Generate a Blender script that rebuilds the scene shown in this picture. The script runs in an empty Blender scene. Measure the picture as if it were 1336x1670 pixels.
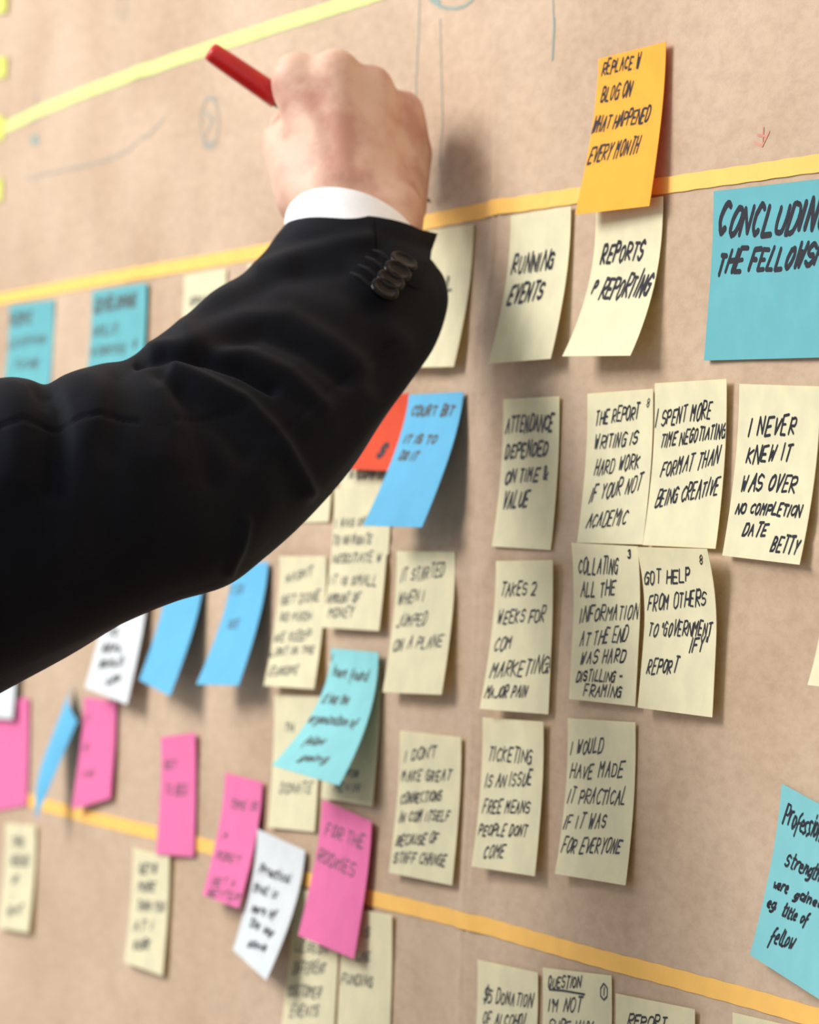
import bpy, math, random
import numpy as np
from mathutils import Vector, Matrix
random.seed(7)
C = bpy.context.scene.collection
W_, H_ = 1336, 1670
# ------------------------------------------------------------------ camera
F = 6680.0                                    # focal length in pixels
Dc = Vector((-2562, 47, -F)).normalized()     # wall's receding direction in camera axes
Uc = Vector((.045, 1, -.0102)); Uc = (Uc - Uc.dot(Dc) * Dc).normalized()
Xc = -Dc; Yc = Uc.cross(Xc)
R = Matrix((Xc, Yc, Uc))                      # camera axes -> world axes
DW = 0.784                                    # camera to wall, metres
CAM = Vector((0, -DW, 1.5))
cam_d = bpy.data.cameras.new('camera'); cam = bpy.data.objects.new('camera', cam_d); C.objects.link(cam)
cam.matrix_world = Matrix.Translation(CAM) @ R.to_4x4()
cam_d.sensor_fit = 'HORIZONTAL'; cam_d.sensor_width = 24; cam_d.lens = 24 * F / W_
cam_d.dof.use_dof = True; cam_d.dof.focus_distance = 1.80; cam_d.dof.aperture_fstop = 11.0
cam_d.clip_start = .05
bpy.context.scene.camera = cam
# ------------------------------------------------------------------ world, lights, exposure
sc = bpy.context.scene
w = bpy.data.worlds.new('world'); sc.world = w; w.use_nodes = True
w.node_tree.nodes['Background'].inputs[0].default_value = (.95, .98, 1, 1)
w.node_tree.nodes['Background'].inputs[1].default_value = .66
def area(name, loc, target, sx, sy, power, col):
    l = bpy.data.lights.new(name, 'AREA'); l.shape = 'RECTANGLE'; l.size = sx; l.size_y = sy
    l.energy = power; l.color = col
    o = bpy.data.objects.new(name, l); C.objects.link(o); o.location = loc
    o.rotation_euler = (Vector(target) - Vector(loc)).to_track_quat('-Z', 'Y').to_euler(); return o
area('ceiling_lamp_light', (-2.75, -2.4, 3.1), (-2.2, 0, 1.5), 1.9, 1.3, 96, (1, .975, .95))
sc.view_settings.view_transform = 'Standard'; sc.view_settings.look = 'None'
sc.view_settings.gamma = 1; sc.view_settings.use_curve_mapping = False
sc.view_settings.exposure = 0.27
# ------------------------------------------------------------------ pixel <-> place
def ray(x, y): return R @ Vector((x - 668, 835 - y, -F))
def wall(x, y, off=0.0):
    v = ray(x, y); return CAM + v * ((DW - off) / v.y)
def P(x, y, Z): return CAM + ray(x, y) * (Z / F)
Rt = R.transposed()
def pix(p):
    v = Rt @ (Vector(p) - CAM); return (668 - v.x / v.z * F, 835 + v.y / v.z * F)
RA = np.array(R); CA = np.array(CAM)
def pixn(V):
    v = (V - CA) @ RA; return 668 - v[:, 0] / v[:, 2] * F, 835 + v[:, 1] / v[:, 2] * F
# ------------------------------------------------------------------ object helpers
def mesh(name, V, Fc, mats, parent=None, smooth=True, fm=None):
    me = bpy.data.meshes.new(name); me.from_pydata([tuple(v) for v in V], [], Fc)
    for m in (mats if isinstance(mats, (list, tuple)) else [mats]): me.materials.append(m)
    if fm is not None: me.polygons.foreach_set('material_index', fm)
    me.polygons.foreach_set('use_smooth', [smooth] * len(me.polygons)); me.update()
    o = bpy.data.objects.new(name, me); C.objects.link(o)
    if parent: o.parent = parent; o.matrix_parent_inverse = Matrix.Translation(-parent.location)
    return o
def tag(o, label=None, cat=None, group=None, kind=None):
    if label: o['label'] = label
    if cat: o['category'] = cat
    if group: o['group'] = group
    if kind: o['kind'] = kind
    return o
def empty(name, loc):
    o = bpy.data.objects.new(name, None); C.objects.link(o); o.location = loc; o.empty_display_size = .02; return o
# ------------------------------------------------------------------ materials
def nodes(name):
    m = bpy.data.materials.new(name); m.use_nodes = True
    nt = m.node_tree; return m, nt, nt.nodes['Principled BSDF'], nt.nodes['Material Output']
def nn(nt, t, **k):
    n = nt.nodes.new(t)
    for a, b in k.items():
        if a in n.inputs: n.inputs[a].default_value = b
        else: setattr(n, a, b)
    return n
def lin(c): return tuple((x / 255 / 12.92 if x / 255 < .04045 else ((x / 255 + .055) / 1.055) ** 2.4) for x in c) + (1,)
def noise_col(nt, b, c1, c2, scale, detail=4, lo=.35, hi=.65):
    tc = nn(nt, 'ShaderNodeTexCoord'); n = nn(nt, 'ShaderNodeTexNoise', Scale=scale, Detail=detail)
    r = nn(nt, 'ShaderNodeValToRGB'); r.color_ramp.elements[0].position = lo; r.color_ramp.elements[1].position = hi
    r.color_ramp.elements[0].color = c1; r.color_ramp.elements[1].color = c2
    nt.links.new(tc.outputs['Object'], n.inputs['Vector']); nt.links.new(n.outputs[0], r.inputs[0])
    if b is not None: nt.links.new(r.outputs[0], b.inputs['Base Color'])
    return tc, n, r
def bump(nt, b, scale, strength, dist, tc, detail=3):
    n = nn(nt, 'ShaderNodeTexNoise', Scale=scale, Detail=detail); bu = nn(nt, 'ShaderNodeBump', Strength=strength, Distance=dist)
    nt.links.new(tc.outputs['Object'], n.inputs['Vector']); nt.links.new(n.outputs[0], bu.inputs['Height']); nt.links.new(bu.outputs[0], b.inputs['Normal'])
def note_mat(name, rgb, trans=.28):
    m, nt, b, out = nodes(name); c = lin(rgb); d = tuple(x * .93 for x in c[:3]) + (1,)
    tc, n, r = noise_col(nt, b, d, c, 60, 5)
    b.inputs['Roughness'].default_value = .75; b.inputs['Specular IOR Level'].default_value = .35
    bump(nt, b, 900, .12, .0003, tc)
    t = nn(nt, 'ShaderNodeBsdfTranslucent'); g = nn(nt, 'ShaderNodeGamma'); g.inputs[1].default_value = 2.4
    nt.links.new(r.outputs[0], g.inputs[0]); nt.links.new(g.outputs[0], t.inputs[0])
    mx = nn(nt, 'ShaderNodeMixShader'); mx.inputs[0].default_value = trans
    nt.links.new(b.outputs[0], mx.inputs[1]); nt.links.new(t.outputs[0], mx.inputs[2]); nt.links.new(mx.outputs[0], out.inputs[0])
    return m
M = {}
M['cream'] = note_mat('cream_note_paper', (247, 242, 208), .34)
M['orange'] = note_mat('orange_note_paper', (255, 190, 66))
M['teal'] = note_mat('teal_note_paper', (104, 180, 188), .15)
M['cyan'] = note_mat('pale_cyan_note_paper', (150, 222, 226), .2)
M['aqua'] = note_mat('aqua_note_paper', (132, 203, 208), .15)
M['blue'] = note_mat('blue_note_paper', (98, 180, 220), .10)
M['pink'] = note_mat('pink_note_paper', (242, 122, 178), .2)
M['red'] = note_mat('red_note_paper', (224, 76, 38), .2)
M['white'] = note_mat('white_note_paper', (228, 234, 236), .2)
M['lime'] = note_mat('neon_yellow_note_paper', (232, 236, 120), .2)
M['otape'] = note_mat('orange_tape', (250, 196, 102), .05)
M['ytape'] = note_mat('yellow_green_tape', (216, 232, 142), .05)
def plain(name, col, rough=.6, spec=.3, ns=80, var=.85):
    m, nt, b, out = nodes(name); c = col if len(col) == 4 else col + (1,)
    tc, n, r = noise_col(nt, b, tuple(x * var for x in c[:3]) + (1,), c, ns)
    b.inputs['Roughness'].default_value = rough; b.inputs['Specular IOR Level'].default_value = spec; return m
M['ink'] = plain('black_marker_ink', (.012, .012, .022), .5)
M['inkfar'] = plain('hazed_marker_ink', (.09, .09, .085), .6)  # black ink paled: the bright haze over far notes is in its colour
M['pencil'] = plain('grey_pencil', lin((158, 156, 146)), .7)
M['tealpencil'] = plain('teal_pencil', lin((140, 158, 150)), .7)
M['redpencil'] = plain('red_pencil', lin((206, 140, 118)), .7)
M['wallpaint'] = plain('wall_paint', lin((225, 220, 210)), .8, ns=3)
M['floorwood'] = plain('floor_wood', lin((150, 120, 90)), .5, ns=6)
# kraft paper: mottled brown with fine fibres
m, nt, b, out = nodes('kraft_paper'); M['kraft'] = m
tc, n, r = noise_col(nt, None, lin((178, 152, 126)), lin((196, 172, 147)), 7, 7, .36, .64)
n2 = nn(nt, 'ShaderNodeTexNoise', Scale=210., Detail=7., Roughness=.7)
mp = nn(nt, 'ShaderNodeMapping'); mp.inputs['Scale'].default_value = (.42, 1, .9)
nt.links.new(tc.outputs['Object'], mp.inputs[0]); nt.links.new(mp.outputs[0], n2.inputs['Vector'])
r2 = nn(nt, 'ShaderNodeValToRGB'); r2.color_ramp.elements[0].color = (.89, .87, .85, 1); r2.color_ramp.elements[1].color = (1.03, 1.03, 1.03, 1)
r2.color_ramp.elements[0].position = .35; r2.color_ramp.elements[1].position = .6
mx = nn(nt, 'ShaderNodeMix', data_type='RGBA', blend_type='MULTIPLY'); mx.inputs[0].default_value = 1
nt.links.new(n2.outputs[0], r2.inputs[0]); nt.links.new(r.outputs[0], mx.inputs[6]); nt.links.new(r2.outputs[0], mx.inputs[7])
nt.links.new(mx.outputs[2], b.inputs['Base Color']); b.inputs['Roughness'].default_value = .62; b.inputs['Specular IOR Level'].default_value = .35
bump(nt, b, 500, .15, .0004, tc, 5)
# suit cloth
m, nt, b, out = nodes('black_suit_cloth'); M['suit'] = m
tc, n, r = noise_col(nt, b, (.0022, .0023, .0032, 1), (.004, .004, .0053, 1), 30)
b.inputs['Roughness'].default_value = .7; b.inputs['Specular IOR Level'].default_value = .1
b.inputs['Specular Tint'].default_value = (.72, .78, 1, 1); b.inputs['Sheen Weight'].default_value = .03; b.inputs['Sheen Roughness'].default_value = .45; b.inputs['Sheen Tint'].default_value = (.75, .75, .9, 1)
wv = nn(nt, 'ShaderNodeTexNoise', Scale=900., Detail=2.); mp = nn(nt, 'ShaderNodeMapping'); mp.inputs['Scale'].default_value = (.25, .25, 1.4)
bu = nn(nt, 'ShaderNodeBump', Strength=.25, Distance=.0003)
nt.links.new(tc.outputs['Object'], mp.inputs[0]); nt.links.new(mp.outputs[0], wv.inputs['Vector']); nt.links.new(wv.outputs[0], bu.inputs['Height']); nt.links.new(bu.outputs[0], b.inputs['Normal'])
M['shirt'] = plain('white_shirt_cotton', (.93, .94, .96), .8, ns=300, var=.97)
M['button'] = plain('black_button_resin', (.002, .002, .003), .07, .14)
M['redplastic'] = plain('red_marker_plastic', (.58, .012, .012), .3, .5)
M['darkplastic'] = plain('dark_marker_plastic', (.03, .035, .03), .4)
# skin
m, nt, b, out = nodes('skin'); M['skin'] = m
tc, n, r = noise_col(nt, b, lin((190, 140, 120)), lin((214, 176, 152)), 42, 6, .4, .6)
b.inputs['Subsurface Weight'].default_value = .12; b.inputs['Subsurface Radius'].default_value = (.009, .004, .002); b.inputs['Subsurface Scale'].default_value = .5
b.inputs['Roughness'].default_value = .52; b.inputs['Specular IOR Level'].default_value = .35
bump(nt, b, 260, .35, .0008, tc, 5)
M['nail'] = plain('fingernail', lin((226, 178, 160)), .35)
# ------------------------------------------------------------------ setting
def box(name, lo, hi, m, parent=None):
    V = [(x, y, z) for x in (lo[0], hi[0]) for y in (lo[1], hi[1]) for z in (lo[2], hi[2])]
    Fc = [(0, 1, 3, 2), (4, 6, 7, 5), (0, 4, 5, 1), (2, 3, 7, 6), (0, 2, 6, 4), (1, 5, 7, 3)]
    return mesh(name, V, Fc, m, parent, False)
tag(box('wall_back', (-4.2, .006, 0), (.9, .12, 2.7), M['wallpaint']), kind='structure')
tag(box('floor', (-4.2, -2.6, -.05), (.9, .12, 0), M['floorwood']), kind='structure')
tag(box('baseboard_back', (-4.2, -.012, 0), (.9, .006, .1), M['wallpaint']), kind='structure')
# ------------------------------------------------------------------ brown paper
def seg_d(X, Z, pts):
    best = np.full(X.shape, 1e9)
    for (x0, z0), (x1, z1) in zip(pts, pts[1:]):
        dx, dz = x1 - x0, z1 - z0; L = dx * dx + dz * dz + 1e-12
        t = np.clip(((X - x0) * dx + (Z - z0) * dz) / L, 0, 1)
        best = np.minimum(best, np.hypot(X - x0 - t * dx, Z - z0 - t * dz))
    return best
def wxz(x, y): p = wall(x, y); return (p.x, p.z)
creases = [([(790, 540), (778, 700), (775, 870)], .016, .0022), ([(752, 930), (748, 1150)], .012, .0012), ([(820, -400), (812, 400), (803, 620), (797, 880)], .008, .0026), ([(790, 893), (775, 1250), (762, 1480), (756, 2100)], .008, .0026),
           ([(-700, 845), (400, 874), (700, 885), (790, 892)], .007, .002), ([(800, 892), (1336, 909), (2200, 940)], .006, .0017),
           ([(232, -300), (215, 800), (205, 2100)], .010, .0018),
           ([(797, 880), (760, 905), (735, 960)], .006, .0014), ([(640, 560), (700, 600), (790, 640)], .012, .0012), ([(720, 915), (790, 893), (850, 860)], .005, .0012)]
cr = [([wxz(*p) for p in pts], wd, am) for pts, wd, am in creases]
def paper_h(X, Z):
    h = np.zeros_like(X)
    for pts, wd, am in cr:
        d = seg_d(X, Z, pts); h += 1.35 * am * np.exp(-(d / wd) ** 2 / 2) - am * .8 * np.exp(-(d / (wd * .16)) ** 2 / 2)
    h += .0006 * np.sin(X * 23 + 1.7 * np.sin(Z * 13)) * np.sin(Z * 17 + X * 5) + .0003 * np.sin(X * 61 + Z * 40)
    return h
x0, x1, z0, z1 = -3.4, -.8, .85, 2.15
nx, nz = 950, 270
xs = np.linspace(x0, x1, nx); zs = np.linspace(z0, z1, nz); X, Z = np.meshgrid(xs, zs)
Hh = np.clip(paper_h(X, Z), -.001, .004)
V = np.stack([X.ravel(), (.0012 - Hh).clip(-.0022, .005).ravel(), Z.ravel()], 1)
idx = np.arange(nx * nz).reshape(nz, nx)
Fc = np.stack([idx[:-1, :-1].ravel(), idx[:-1, 1:].ravel(), idx[1:, 1:].ravel(), idx[1:, :-1].ravel()], 1).tolist()
paper = mesh('kraft_paper', V, Fc, M['kraft'])
tag(paper, 'large sheet of brown kraft paper with fold creases, covering the wall behind all the notes', 'paper')
def off_at(x, z):
    return float(np.clip(paper_h(np.array([x]), np.array([z]))[0] - .0012, -.004, .0022))
# ------------------------------------------------------------------ stroke lettering
G = dict(
 A="00 26 40|13 33", B="00 06|~06 36 45 33 03|~03 43 41 30 00", C="~45 26 04 02 20 41", D="00 06|~06 36 44 42 30 00", E="46 06 00 40|03 33",
 F="46 06 00|03 33", G="~45 26 04 02 10 30 42|43 23|42 40", H="00 06|40 46|03 43", I="00 06", J="~46 41 20 01", K="00 06|45 03 40", L="06 00 40",
 M="00 06 23 46 40", N="00 06 40 46", O="~20 01 05 26 45 41 20", P="00 06|~06 46 43 03", Q="~20 01 05 26 45 41 20|22 40", R="00 06|~06 46 43 03|03 40",
 S="~45 26 05 03 43 41 20 01", T="06 46|26 20", U="~06 01 20 41 46", V="06 20 46", W="06 10 24 30 46", X="00 46|06 40", Y="06 23 46|23 20", Z="06 46 00 40")
G.update({'0': G['O'], '1': "04 16 10", '2': "~05 26 45 43 00|00 40", '3': "~05 26 45 23|~23 43 41 20 01", '5': "46 06 04|~04 34 42 30 00", '8': "~23 04 26 44 23 02 20 42 23",
 '#': "05 15 14 04 05|00 05", '&': "~40 04 06 26 24 01 20 43", '-': "03 33", '.': "00 01", '!': "06 02|00 01", "'": "06 04", '"': "06 04|16 14", '?': "~05 26 44 22|20 21", '$': "~45 26 05 03 43 41 20 01|27 2a",
 'a': "~33 14 02 10 31|33 30 40", 'b': "06 00|~03 33 31 00", 'c': "~33 14 01 10 30", 'd': "~33 14 01 10 31|36 30", 'e': "~02 32 24 03 01 10 30", 'f': "~36 15 12 1b|02 33", 'g': "~33 14 01 10 31|~34 3b 0b",
 'h': "06 00|~02 24 33 30", 'i': "04 00|05 06", 'k': "06 00|34 02 30", 'l': "~06 00 20", 'm': "04 00|~02 14 20|~22 34 40", 'n': "04 00|~02 24 33 30", 'o': "~10 01 03 14 33 31 10", 'p': "04 0b|~03 24 32 20 00",
 'r': "04 00|~02 14 34", 's': "~34 04 12 31 00", 't': "16 10 30|04 34", 'u': "~04 00 20 34|34 30", 'v': "04 10 34", 'w': "04 10 22 30 44", 'y': "04 10|34 0b", ' ': ""})
YV = {'a': -1, 'b': -2}
ADV = {'I': 2.5, ' ': 3.6, "'": 1.4, '.': 1.6, 'i': 1.8, '!': 1.8, 'l': 2.4, '"': 2.4, 'f': 4.0, 't': 4.0, 'M': 6.2, 'W': 6.4}
def glyph(ch):
    out = []
    for s in G.get(ch, "").split('|'):
        if not s: continue
        sm = s[0] == '~'
        pts = [(float(t[0]), float(YV.get(t[1], None) if t[1] in YV else int(t[1]))) for t in s.lstrip('~').split()]
        if sm:
            for _ in range(2):
                q = [pts[0]]
                for a, b_ in zip(pts, pts[1:]):
                    q += [(a[0] * .75 + b_[0] * .25, a[1] * .75 + b_[1] * .25), (a[0] * .25 + b_[0] * .75, a[1] * .25 + b_[1] * .75)]
                q.append(pts[-1]); pts = q
        out.append(pts)
    return out
def text_strokes(txt, messy=1.0):
    x = 0; out = []
    for ch in txt:
        a = ADV.get(ch, 5.5 if (ch.isupper() or ch.isdigit() or ch in '&$#') else 4.2)
        dy = random.uniform(-.4, .4) * messy; sx = random.uniform(.8, 1.06); sy = random.uniform(.86, 1.14); sh = random.uniform(-.06, .16) * messy
        for s in glyph(ch):
            q = [((px_ * sx + sh * py_ * 1.0 + random.uniform(-.12, .12) * messy + x), py_ * sy + dy + random.uniform(-.22, .22) * messy) for px_, py_ in s]
            out.append(q)
        x += a
    return out, max(x - 1.2, 1)
def ribbons(strokes, wd, to3):
    """strokes in metric note coordinates -> flat ribbon faces; to3 puts a point on the surface"""
    V, Fc = [], []
    for s in strokes:
        # subdivide long runs so they follow the bend of the sheet
        q = [s[0]]
        for a, b_ in zip(s, s[1:]):
            L = math.dist(a, b_); k = max(1, int(L / .006))
            q += [(a[0] + (b_[0] - a[0]) * i / k, a[1] + (b_[1] - a[1]) * i / k) for i in range(1, k + 1)]
        ww = wd * random.uniform(.85, 1.12) / 2
        for a, b_ in zip(q, q[1:]):
            L = math.dist(a, b_)
            if L < 1e-6: continue
            dx, dy = (b_[0] - a[0]) / L, (b_[1] - a[1]) / L; e = ww * .8
            c = [(a[0] - dx * e - dy * ww * .4, a[1] - dy * e + dx * ww * .4), (a[0] - dy * ww, a[1] + dx * ww), (b_[0] - dy * ww, b_[1] + dx * ww), (b_[0] + dx * e - dy * ww * .4, b_[1] + dy * e + dx * ww * .4),
                 (b_[0] + dx * e + dy * ww * .4, b_[1] + dy * e - dx * ww * .4), (b_[0] + dy * ww, b_[1] - dx * ww), (a[0] + dy * ww, a[1] - dx * ww), (a[0] - dx * e + dy * ww * .4, a[1] - dy * e - dx * ww * .4)]
            i = len(V); V += [to3(*p) for p in c]; Fc.append(tuple(range(i, i + 8))[::-1])
    return V, Fc
# frames of reference used for measured points: origin and magnification
FR = {'r2': (780, 40, 2.403), 'r3': (760, 600, 2.319), 'r4': (400, 600, 3.0925), 'r5': (400, 1040, 2.65), 'r6': (740, 1140, 2.2416), 'r7': (0, 880, 2.904),
      'r8': (0, 1280, 2.569), 'rA': (0, 0, 2.608), 'rC': (1180, 1240, 3.885), 'rD': (280, 380, 7.42), 'px': (0, 0, 1), 'rB': (560, 620, 5.567)}
NOTE_N = Vector((0, -1, 0))
class Sheet:
    """a sheet stuck along its top edge; its lower edge lifts off the wall"""
    def __init__(s, c, layer, p, w=None, lift=None, size=.076, th=.0012):
        TL, TR, BR, BL = c; mid = wall(*TL); s.th = th
        base = .0006 + .0005 * layer + off_at(mid.x, mid.z)
        s.build(TL, TR, BR, BL, base, p, w, lift, size)
        short = max(off_at((q := s.at(u / 6, v / 8)).x, q.z) + .0004 + .0004 * layer + q.y for u in range(7) for v in range(9))
        if short > 0: s.build(TL, TR, BR, BL, base + short, p, w, lift, size)
    def build(s, TL, TR, BR, BL, base, p, w, lift, size):
        s.tl = wall(*TL, base + s.th); s.tr = wall(*TR, base + s.th)
        s.e = (s.tr - s.tl).normalized()
        if w: s.tr = s.tl + s.e * w
        s.w = (s.tr - s.tl).length; s.dn = s.e.cross(NOTE_N)
        if s.dn.z > 0: s.dn = -s.dn
        s.p = p
        def low(T, px_):
            if px_ is None: return None
            v = ray(*px_); t = s.e.dot(T - CAM) / s.e.dot(v); q = CAM + v * t - T
            return [q.dot(s.dn), max(.0004, q.dot(NOTE_N) + s.th)]
        s.l = low(s.tl, BL); s.r = low(s.tr, BR)
        if s.l is None and s.r is None:
            l = lift if lift is not None else .004; s.l = [math.sqrt(size ** 2 - l * l), l]
        if s.l is None: s.l = list(s.r)
        if s.r is None: s.r = list(s.l)
    def at(s, u, v, o=0.0):
        pr = s.l[0] * (1 - u) + s.r[0] * u; li = s.l[1] * (1 - u) + s.r[1] * u
        q = s.tl + s.e * (u * s.w) + s.dn * (v * pr) + NOTE_N * (li * max(v, 0) ** s.p + s.th * ((1 - min(v / .55, 1)) ** 2 - 1))
        if o:
            t = s.dn * pr + NOTE_N * (li * s.p * max(v, 1e-4) ** (s.p - 1)); n = t.cross(s.e)
            if n.dot(NOTE_N) < 0: n = -n
            q = q + n.normalized() * o
        return q
    def inv(s, x, y):
        u, v = .5, .5
        for _ in range(14):
            a = pix(s.at(u, v)); b1 = pix(s.at(u + .01, v)); b2 = pix(s.at(u, v + .01))
            J = np.array([[(b1[0] - a[0]) / .01, (b2[0] - a[0]) / .01], [(b1[1] - a[1]) / .01, (b2[1] - a[1]) / .01]])
            d = np.linalg.solve(J, np.array([x - a[0], y - a[1]])); u += d[0]; v += d[1]
            v = max(-.3, min(1.4, v)); u = max(-1.5, min(2.5, u))
        return u, v
class Quad(Sheet):
    def __init__(s, c, lifts, bow):
        s.th = 0
        s.c = [wall(*p, l) for p, l in zip(c, lifts)]; s.bow = bow; s.w = .05; s.l = s.r = [.07, 0]
    def at(s, u, v, o=0.0):
        a, b_, c, d = s.c; q = a.lerp(b_, u).lerp(d.lerp(c, u), v) + NOTE_N * (s.bow * math.sin(math.pi * v) * 1.0)
        return q + NOTE_N * o
LINE_FIX = {}
def make_note(c, mat, label, lines=(), layer=0, p=1.8, w=None, lift=None, fr='px', pen=.00105, ink='ink', group=None, quad=None, name='sticky_note', cat='sticky note', th=.0012):
    sh = Quad(c, *quad) if quad else Sheet(c, layer, p, w, lift, th=th)
    nu, nv = 9, 17; V, Fc = [], []
    for o in (0, -.00022):
        for j in range(nv):
            for i in range(nu): V.append(sh.at(i / (nu - 1), j / (nv - 1), o))
    n = nu * nv
    for j in range(nv - 1):
        for i in range(nu - 1):
            a = j * nu + i; Fc += [(a, a + nu, a + nu + 1, a + 1), (n + a, n + a + 1, n + a + nu + 1, n + a + nu)]
    rim = [i for i in range(nu)] + [j * nu + nu - 1 for j in range(1, nv)] + [(nv - 1) * nu + i for i in range(nu - 2, -1, -1)] + [j * nu for j in range(nv - 2, 0, -1)]
    m0 = len(V); V += [V[a] for a in rim] + [V[n + a] for a in rim]; k = len(rim)
    for a in range(k): b_ = (a + 1) % k; Fc.append((m0 + a, m0 + b_, m0 + k + b_, m0 + k + a))
    o = mesh(name, V, Fc, M[mat]); tag(o, label, cat, group)
    if not quad: print('NOTE %-60s w%.0f L%.0f/%.0f lift %.0f/%.0f' % (label[:60], sh.w * 1e3, sh.l[0] * 1e3, sh.r[0] * 1e3, sh.l[1] * 1e3, sh.r[1] * 1e3))
    VV, FF = [], []
    ox, oy, k = FR[fr]
    for ln in lines:
        if ln[0] == '@':                      # raw strokes, given as measured points
            st = [[sh.inv(ox + a / k, oy + b_ / k) for a, b_ in s] for s in ln[1]]
            st = [[(u * sh.w, v * sh.l[0]) for u, v in s] for s in st]
        else:
            txt, xa, ya, xb, yb, hh = ln[:6]
            xa, ya, xb, yb, hh = ox + xa / k, oy + ya / k, ox + xb / k, oy + yb / k, hh / k
            st, wid = text_strokes(txt)
            u0, v0 = sh.inv(xa, ya); u1, v1 = sh.inv(xb, yb); u2, v2 = sh.inv(xa, ya - hh)
            Lw = sh.w; Lh = sh.l[0]; dv = v0 - v2
            sl = ln[7] if len(ln) > 7 else .36
            dx, dy = (u1 - u0 - sl * dv * .55) / wid, (v1 - v0) / wid
            st = [[((u0 + px_ * dx + sl * dv * py_ / 6) * Lw, (v0 + px_ * dy - dv * py_ / 6) * Lh) for px_, py_ in s] for s in st]
        def to3(a, b_): return sh.at(min(max(a / sh.w, .004), .996), min(max(b_ / sh.l[0], .004), .996), .00018)
        vv, ff = ribbons(st, ln[6] if len(ln) > 6 and ln[0] != '@' else pen, to3)
        i = len(VV); VV += vv; FF += [tuple(i + q for q in f) for f in ff]
    if VV: mesh('handwriting', VV, FF, M[ink], o, False)
    return o
Y = 'cream'
N = make_note
# top row, right
N([(972, 338), (1081, 320), (1028, 580), (917, 581)], Y, 'cream note reading reports and reporting, curling, tucked under the orange note', [("REPORTS", 480, 935, 648, 920, 66), ("REPORTING", 472, 1078, 668, 1062, 82), ("P", 446, 1052, 464, 1048, 44)], fr='r2', p=2.3, pen=.0018)
N([(976, 96), (1086, 68), (1059, 336), (938, 350)], 'orange', 'bright orange sticky note above the tape with four lines of writing', [("REPLACE W", 485, 197, 640, 165, 50), ("BLOG ON", 480, 305, 602, 275, 60), ("WHAT HAPPENED", 445, 422, 672, 378, 55), ("EVERY MONTH", 430, 542, 628, 505, 58)], fr='r2', layer=3, p=1.5, pen=.0012)
N([(833, 352), (931, 336), (898, 585), (796, 593)], Y, 'cream note reading running events, hanging under the orange tape', [("RUNNING", 130, 977, 298, 955, 66), ("EVENTS", 113, 1098, 252, 1078, 66)], fr='r2', p=1.9, pen=.0018)
N([(1164, 312), (1336, 292), None, (1148, 588)], 'teal', 'large teal note with bold words about concluding, cut by the right edge', [("CONCLUDING", 935, 828, 1382, 802, 112, .0029), ("THE FELLOWSHIP", 935, 978, 1412, 935, 80, .0023)], fr='r2', w=.127, p=1.6)
N([(685, 378), (772, 366), (740, 598), (650, 600)], Y, 'cream note half hidden behind the suit cuff', [("FUL", 705, 476, 739, 472, 22)], pen=.0015, ink='inkfar')
# second row, right
N([(821, 651), (912, 646), (898, 897), (802, 891)], Y, 'cream note reading attendance depended on time', [("ATTENDANCE", 150, 246, 332, 236, 55), ("DEPENDED", 148, 342, 312, 328, 50), ("ON TIME &", 148, 437, 310, 425, 46), ("VALUE", 138, 532, 235, 526, 56)], fr='r3', p=2.4, pen=.0015, ink='ink')
N([(958, 642), (1065, 634), (1048, 888), (941, 885)], Y, 'cream note saying the report writing is hard work, second row', [("THE REPORT", 490, 215, 658, 190, 50), ("8", 682, 152, 700, 150, 34, .0006), ("WRITING IS", 485, 306, 650, 290, 50), ("HARD WORK", 485, 405, 660, 377, 55), ("IF YOUR NOT", 467, 508, 665, 462, 58), ("ACADEMIC", 455, 602, 608, 596, 56)], fr='r3', layer=1, p=2.2)
N([(1068, 625), (1185, 618), (1167, 895), (1048, 889)], Y, 'cream note about time spent negotiating format, overlapping its left neighbour', [("I SPENT MORE", 718, 222, 932, 190, 58), ("TIME NEGOTIATING", 735, 302, 985, 262, 50), ("FORMAT THAN", 735, 415, 958, 365, 60), ("BEING CREATIVE", 715, 527, 958, 475, 60)], fr='r3', layer=2, p=2.6)
N([(1206, 626), (1338, 630), (1304, 921), (1178, 906)], Y, 'cream note reading I never knew it was over, at the right end of the second row', [("I NEVER", 1070, 255, 1250, 250, 64), ("KNEW IT", 1060, 360, 1232, 350, 60), ("WAS OVER", 1040, 463, 1250, 468, 64), ("NO COMPLETION", 1020, 550, 1268, 562, 42), ("DATE", 1045, 635, 1138, 637, 48), ("BETTY", 1152, 692, 1260, 702, 58)], fr='r3', p=2.2, pen=.0013)
# third row, right
N([(809, 915), (901, 913), (894, 1165), (782, 1156)], Y, 'cream note about two weeks of com marketing, major pain', [("TAKES 2", 130, 862, 268, 858, 50), ("WEEKS FOR", 118, 967, 300, 960, 52), ("COM", 103, 1078, 175, 1062, 52), ("MARKETING!", 90, 1172, 318, 1155, 60), ("MAJOR PAIN", 70, 1247, 232, 1245, 42)], fr='r3', p=1.7)
N([(932, 885), (1040, 891), (1042, 1152), (931, 1140)], Y, 'cream note about collating all the information, below the hard work note', [("COLLATING", 425, 780, 580, 775, 56), ("3", 613, 720, 627, 720, 34), ("ALL THE", 435, 865, 568, 860, 52), ("INFORMATION", 432, 960, 655, 950, 56), ("AT THE END", 432, 1050, 612, 1035, 54), ("WAS HARD", 432, 1120, 605, 1112, 50), ("DISTILLING -", 418, 1186, 592, 1186, 40), ("FRAMING", 445, 1242, 590, 1246, 44)], fr='r3', layer=3, p=1.6, th=.003)
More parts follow.
